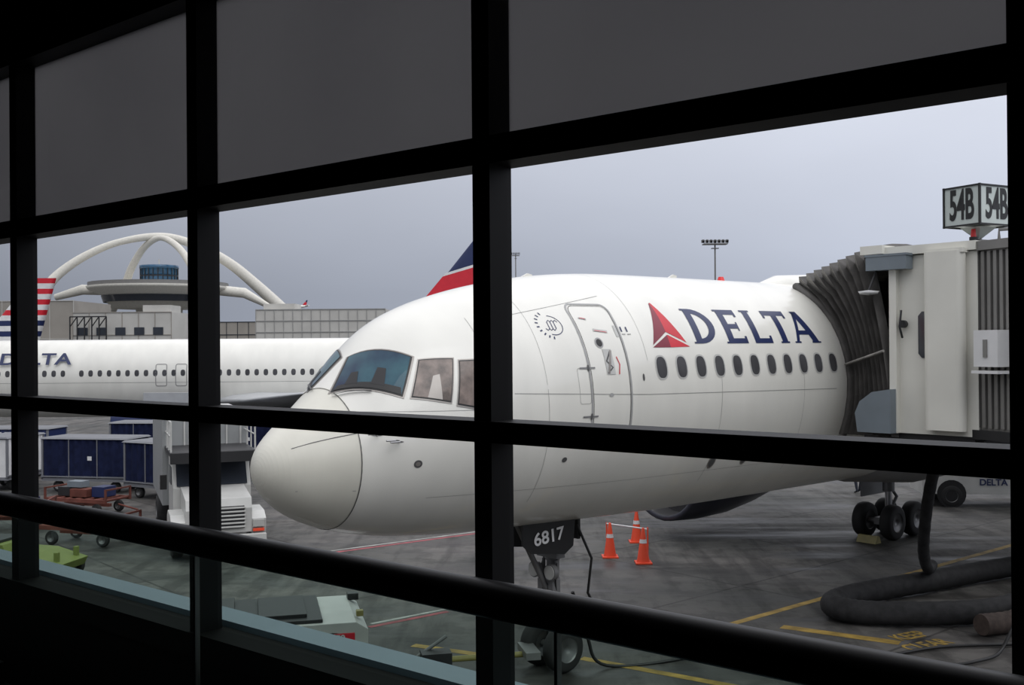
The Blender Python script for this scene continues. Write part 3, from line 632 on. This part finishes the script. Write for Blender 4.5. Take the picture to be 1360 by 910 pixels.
mb=MB(); mb.tube(smooth([(1.0,18.0,1.4),(1.25,18.2,.6),(1.6,18.3,.05),(3.2,18.8,.05),(4.4,20.0,.05),(6.3,18.8,.05),(8,19.3,.05),(11,19.5,.05)],8),.03,'black',n=8); mb.obj('power_cable')
mb=MB(); mb.tube(smooth([(9.9,19.0,4.0),(9.5,19.2,2.0),(8.9,19.0,.3),(7.9,18.3,.05),(5,17.6,.05)],8),.03,'black',n=8); mb.obj('power_cable.001')
def pickup(x,y,a,txt):
    mb=MB(); P=[(-2.7,.45),(2.6,.45),(2.7,.75),(2.6,1.05),(1.4,1.15),(.8,1.75),(-.6,1.78),(-.75,1.1),(-2.7,1.1)]
    mb.prism(P,-.92,.92,'truckw')
    for s in(-1,1):
        mb.prism([(1.25,1.15),(.75,1.68),(.15,1.68),(.15,1.12)],s*.925,s*.935,'dglass'); mb.prism([(.05,1.12),(.05,1.68),(-.55,1.68),(-.62,1.12)],s*.925,s*.935,'dglass')
        for u in(1.75,-1.75): mb.wheel((u,s*.83,.38),(0,1,0),.38,.24); mb.cyl((u,s*.925,.45),(u,s*.93,.45),.48,'black')
    mb.box((-1.7,0,1.12),(1.8,1.6,.04),'dark'); mb.box((2.68,0,.6),(.1,1.7,.18),'dark')
    o=mb.obj('pickup_truck',(x,y,0),a,bevel=.03); text('door_lettering',txt,.3,'navy',facing((-.4,-.945,.85),(1,0,0)),o,1,.008)
pickup(16.8,36.6,rad(-8),'DELTA'); pickup(20.5,45,rad(10),'DELTA')
def worker(x,y,a,st):
    V=[(0,0,.95),(0,0,1.15),(0,0,1.38),(0,0,1.50),(0,0,1.62),(0,0,1.74),(0,.09,.92),(.05*st,.10,.50),(-.04*st,.11,.09),(.10,.12,.04),(0,-.09,.92),(-.05*st,-.10,.50),(.06*st,-.11,.09),(.20,-.12,.04),(0,.19,1.40),(-.03,.25,1.12),(.10,.24,.88),(.13,.24,.78),(0,-.19,1.40),(.03,-.25,1.12),(.12,-.24,.90),(.15,-.24,.80)]
    E=[(0,1),(1,2),(2,3),(3,4),(4,5),(0,6),(6,7),(7,8),(8,9),(0,10),(10,11),(11,12),(12,13),(2,14),(14,15),(15,16),(16,17),(2,18),(18,19),(19,20),(20,21)]
    Rr=[.15,.14,.16,.055,.09,.08,.09,.065,.045,.035,.09,.065,.045,.035,.065,.048,.035,.03,.065,.048,.035,.03]
    me=bpy.data.meshes.new('ground_crew_worker'); me.from_pydata(V,E,[]); ob=bpy.data.objects.new('ground_crew_worker',me); sc.collection.objects.link(ob)
    sk=ob.modifiers.new('skin','SKIN'); 
    for i,v in enumerate(me.skin_vertices[0].data): v.radius=(Rr[i],Rr[i]); v.use_root=(i==0)
    sk.use_smooth_shade=True
    ob.modifiers.new('sub','SUBSURF').levels=1; ob.modifiers['sub'].render_levels=2
    dg=bpy.context.evaluated_depsgraph_get(); m2=bpy.data.meshes.new_from_object(ob.evaluated_get(dg)); ob.modifiers.clear(); ob.data=m2
    m2.materials.clear()
    for k in('cloth','vest','skin','black'): m2.materials.append(M[k])
    for p in m2.polygons:
        z=p.center.z; p.use_smooth=True
        p.material_index=3 if z<.1 else 2 if (z>1.47 and z<1.71) or (z<.86 and abs(p.center.y)>.2) else 0 if z<.98 or z>1.71 else 1
    ob.location=(x,y,0); ob.rotation_euler=(0,0,a); return ob
worker(12.9,39.4,rad(120),1); worker(13.6,39.8,rad(60),-1)

# ============================================================ background buildings
def mast(x,y,z,w):
    mb=MB(); mb.cyl((0,0,0),(0,0,z),.18,'corr',r1=.10); mb.box((0,0,z-.5),(w,w*.5,.12),'corr'); mb.box((0,0,z-1.1),(w*.3,w*.2,.1),'corr')
    for i in range(7): mb.box((-w/2+w*i/6,-.3,z-.1),(w*.09,.35,.4),'dark',Matrix.Rotation(.5,3,'X')); mb.box((-w/2+w*i/6,.4,z-.05),(w*.09,.35,.4),'corr')
    mb.obj('floodlight_mast',(x,y,0))
mast(29,150,20.4,3.4); mast(.9,220,25,1.6)
mb=MB(); Yt=330
def tp(x,y): return ((x-212)*.2357,0,5.6+(463.5-y)*.2357)
def ar(P,r,dy):
    S=smooth([(tp(*p)[0],dy*(i/(len(P)-1)-.5),tp(*p)[2]) for i,p in enumerate(P)],8); n_=len(S)
    mb.tube(S,[r*(.55+1.1*abs(i/(n_-1)-.5)) for i in range(n_)],'conc',n=8)
ar([(70,463),(74,420),(76,392),(86,368),(118,341),(160,321),(212,313),(256,325),(296,348),(332,380),(364,412)],1.9,30)
ar([(96,463),(120,420),(148,380),(165,352),(188,326),(214,316),(240,328),(262,352),(282,385),(300,425),(318,463)],1.6,-36)
mb.tube([tp(74,394),(tp(110,384)[0],0,tp(110,384)[2]),tp(150,386)],[1.0,1.6,1.4],'conc',n=8); mb.tube([tp(365,412),tp(325,390),tp(270,384)],[.6,1.6,1.6],'conc',n=8)
z0=tp(0,410)[2]; z1=tp(0,393)[2]; z2=tp(0,385)[2]; z3=tp(0,378)[2]; z4=tp(0,353)[2]
mb.lathe([(0,6),(z0,7),(z0,14),(z1,17),(z2,21),(z2+.8,21.5),(z3,15),(z3,0)],(0,0,0),(0,0,1),'conc',n=40)
mb.lathe([(z1-2.2,16.5),(z1-.2,17.15)],(0,0,0),(0,0,1),'dglass',n=40)
mb.lathe([(z3,5.5),(z4-1.0,5.6),(z4-1.0,5.9),(z4,5.9),(z4,0)],(0,0,0),(0,0,1),'bglass',n=24)
for i in range(24): 
    t=i*math.pi/12; mb.box((5.65*math.cos(t),5.65*math.sin(t),(z3+z4)/2),(.2,.2,z4-z3),'dark')
mb.lathe([(z3+2.4,5.75),(z3+2.8,5.75)],(0,0,0),(0,0,1),'dark',n=24)
mb.cyl((0,0,z4),(0,0,z4+2),.2,'conc')
mb.lathe([(z2+.8,21),(z2+2.0,21)],(0,0,0),(0,0,1),'corr',n=40)
mb.obj('arched_theme_building',(-110.3,Yt,0))
def bld(x0,x1,yt,Y,D,m,rows,cols,seamm='seam'):
    mb=MB(); X0=(x0-680)/1400*Y;X1=(x1-680)/1400*Y;Z=5.6+(463-yt)/1400*Y; w=X1-X0
    mb.box((0,D/2,Z/2),(w,D,Z),m)
    for i in range(cols+1): mb.box((-w/2+w*i/cols,-.05,Z/2),(.12,.12,Z),seamm)
    for i in range(rows+1): mb.box((0,-.06,Z*i/rows),(w+.1,.14,.15),seamm)
    return mb,w,Z,((X0+X1)/2,Y,0)
mb,w,Z,l=bld(340,512,412,200,40,'bld',6,14); mb.box((-w/2+4,5,Z+.6),(6,6,1.2),'bld'); mb.obj('parking_structure',l)
mb,w,Z,l=bld(97,228,414,190,20,'bld',3,6,'bld2')
for i in range(5): mb.box((-w/2+1.8+i*3.4,-.1,Z*.72),(1.8,.15,1.4),'dglass'); mb.box((-w/2+1.8+i*3.4,-.1,Z*.35),(1.8,.15,1.4),'dglass')
mb.box((w/2-3,4,Z+.5),(5,6,1.6),'bld')
for i in range(6): mb.cyl((-w/2+.3+i*1.3,-2,0),(-w/2+.3+i*1.3,-2,Z-.8),.12,'dark'); 
for i in range(5): mb.cyl((-w/2+.3+i*1.3,-2,Z-2.6),(-w/2+1.6+i*1.3,-2,Z-.8),.1,'dark')
mb.cyl((-w/2+.3,-2,Z-.8),(-w/2+6.8,-2,Z-.8),.12,'dark')
mb.obj('concourse_building',l)
mb,w,Z,l=bld(-60,98,398,215,20,'bld2',2,5,'bld'); mb.obj('terminal_building',l)
mb,w,Z,l=bld(228,345,428,240,30,'bld2',4,8,'dglass'); mb.obj('terminal_building.001',l)
mb,w,Z,l=bld(505,1500,448,420,30,'bld2',2,30,'dglass'); mb.obj('terminal_building.002',l)

# ============================================================ terminal interior (frame: x right along glass wall, y outward)
WA=math.atan2(-.641,.767); F=EYE-1.6
mb=MB(); mx=[-(2.08+1.5*k) for k in range(-5,6)]
x0,x1=-11,7
for x in mx: mb.box((x,2.40,EYE),(.068,.10,3.4),'mull')
def tr(z0,z1,a=2.34,b=2.46,m='mull'): mb.box(((x0+x1)/2,(a+b)/2,EYE+(z0+z1)/2),(x1-x0,b-a,z1-z0),m)
tr(.540,.622); tr(-.285,-.222); tr(1.37,1.9); tr(-1.20,-1.10,2.33,2.47,'intw')
win=mb.obj('window_1',(0,0,0),WA)
mb=MB(); mb.add([(x0,2.43,EYE-1.1),(x1,2.43,EYE-1.1),(x1,2.43,EYE+1.37),(x0,2.43,EYE+1.37)],[(0,1,2,3)],'pane'); mb.obj('glass_pane',parent=win)
mb=MB()
for a,b_ in zip(sorted(mx),sorted(mx)[1:]): mb.box(((a+b_)/2,2.445,EYE+.995),(b_-a-.07,.004,.75),'shade')
mb.obj('roller_shade',parent=win)
mb=MB(); mb.box(((x0+x1)/2,2.545,EYE-1.095),(x1-x0,.13,.03),'sill'); mb.box(((x0+x1)/2,2.61,EYE-1.14),(x1-x0,.02,.10),'sill'); mb.obj('trim_1',(0,0,0),WA)
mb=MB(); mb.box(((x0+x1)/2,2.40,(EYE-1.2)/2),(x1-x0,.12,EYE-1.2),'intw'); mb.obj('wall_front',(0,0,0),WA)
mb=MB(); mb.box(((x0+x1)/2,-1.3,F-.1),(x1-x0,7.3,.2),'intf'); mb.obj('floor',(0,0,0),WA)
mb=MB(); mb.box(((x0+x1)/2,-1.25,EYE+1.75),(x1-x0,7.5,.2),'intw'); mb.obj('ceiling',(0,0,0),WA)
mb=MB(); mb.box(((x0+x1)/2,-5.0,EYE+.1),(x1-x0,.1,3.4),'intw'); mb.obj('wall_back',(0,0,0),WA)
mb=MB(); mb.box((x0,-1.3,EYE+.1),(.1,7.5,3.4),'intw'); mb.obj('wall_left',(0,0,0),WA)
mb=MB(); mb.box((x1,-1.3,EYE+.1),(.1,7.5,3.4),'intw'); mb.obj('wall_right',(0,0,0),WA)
mb=MB(); mb.cyl((x0+.1,2.2,EYE-.70),(x1-.1,2.2,EYE-.70),.052,'rail',n=24)
for k in range(-3,6):
    x=-(1.69+1.65*k); mb.box((x,2.2,(EYE-.75+F)/2),(.010,.02,EYE-.75-F),'steel'); mb.box((x,2.2,F+.08),(.12,.06,.16),'rail')
mb.box(((x0+x1)/2,2.2,F+.03),(x1-x0-.3,.08,.06),'rail')
ra=mb.obj('guard_rail',(0,0,0),WA)
mb=MB(); mb.add([(x0+.2,2.2,F+.06),(x1-.2,2.2,F+.06),(x1-.2,2.2,EYE-.72),(x0+.2,2.2,EYE-.72)],[(0,1,2,3)],'bal'); mb.obj('glass_infill',parent=ra)

# ============================================================ sky, sun, camera
w=bpy.data.worlds.new('overcast_sky'); sc.world=w; w.use_nodes=True; nt=w.node_tree; N=nt.nodes.new; Lk=nt.links.new
bg=nt.nodes['Background']; tc=N('ShaderNodeTexCoord'); sp=N('ShaderNodeSeparateXYZ'); Lk(tc.outputs['Generated'],sp.inputs[0])
def mr(src,a,b_,c,d,sm=False):
    m=N('ShaderNodeMapRange'); m.inputs[1].default_value=a;m.inputs[2].default_value=b_;m.inputs[3].default_value=c;m.inputs[4].default_value=d
    if sm: m.interpolation_type='SMOOTHSTEP'
    Lk(src,m.inputs[0]); return m.outputs[0]
def mth(op,a,b_):
    m=N('ShaderNodeMath'); m.operation=op
    for i,q in enumerate((a,b_)):
        if isinstance(q,(int,float)): m.inputs[i].default_value=q
        else: Lk(q,m.inputs[i])
    return m.outputs[0]
vx=mr(sp.outputs['X'],-.6,.8,-.13,.36); vz=mr(sp.outputs['Z'],.05,.25,0,.26); vt=mr(sp.outputs['Z'],.22,.8,0,.80,True)
nz=N('ShaderNodeTexNoise'); nz.inputs['Scale'].default_value=2.2; nz.inputs['Detail'].default_value=4; mp=N('ShaderNodeMapping'); mp.inputs['Scale'].default_value=(1,1,3); Lk(tc.outputs['Generated'],mp.inputs[0]); Lk(mp.outputs[0],nz.inputs['Vector'])
s=mth('ADD',mth('ADD',vx,vz),mth('ADD',vt,.37)); s=mth('MULTIPLY',s,mr(nz.outputs['Fac'],.3,.7,.94,1.06)); Lk(s,bg.inputs['Strength'])
cr=N('ShaderNodeValToRGB'); cr.color_ramp.elements[0].position=.0; cr.color_ramp.elements[0].color=(.89,.97,1.17,1); cr.color_ramp.elements[1].position=.5; cr.color_ramp.elements[1].color=(1,1,1.05,1); Lk(sp.outputs['Z'],cr.inputs[0]); Lk(cr.outputs[0],bg.inputs['Color'])
sun=bpy.data.lights.new('sun','SUN'); sun.energy=.7; sun.angle=rad(45); so=bpy.data.objects.new('sun',sun); sc.collection.objects.link(so); so.rotation_euler=(rad(34),rad(20),0)
cam=bpy.data.cameras.new('camera'); cam.lens=37.06; cam.sensor_width=36; cam.clip_start=.05; cam.clip_end=6000
co=bpy.data.objects.new('camera',cam); sc.collection.objects.link(co); co.location=(0,0,EYE)
co.rotation_euler=(Matrix.Rotation(rad(.44),3,'Y')@Matrix.Rotation(rad(90.2),3,'X')).to_euler(); sc.camera=co
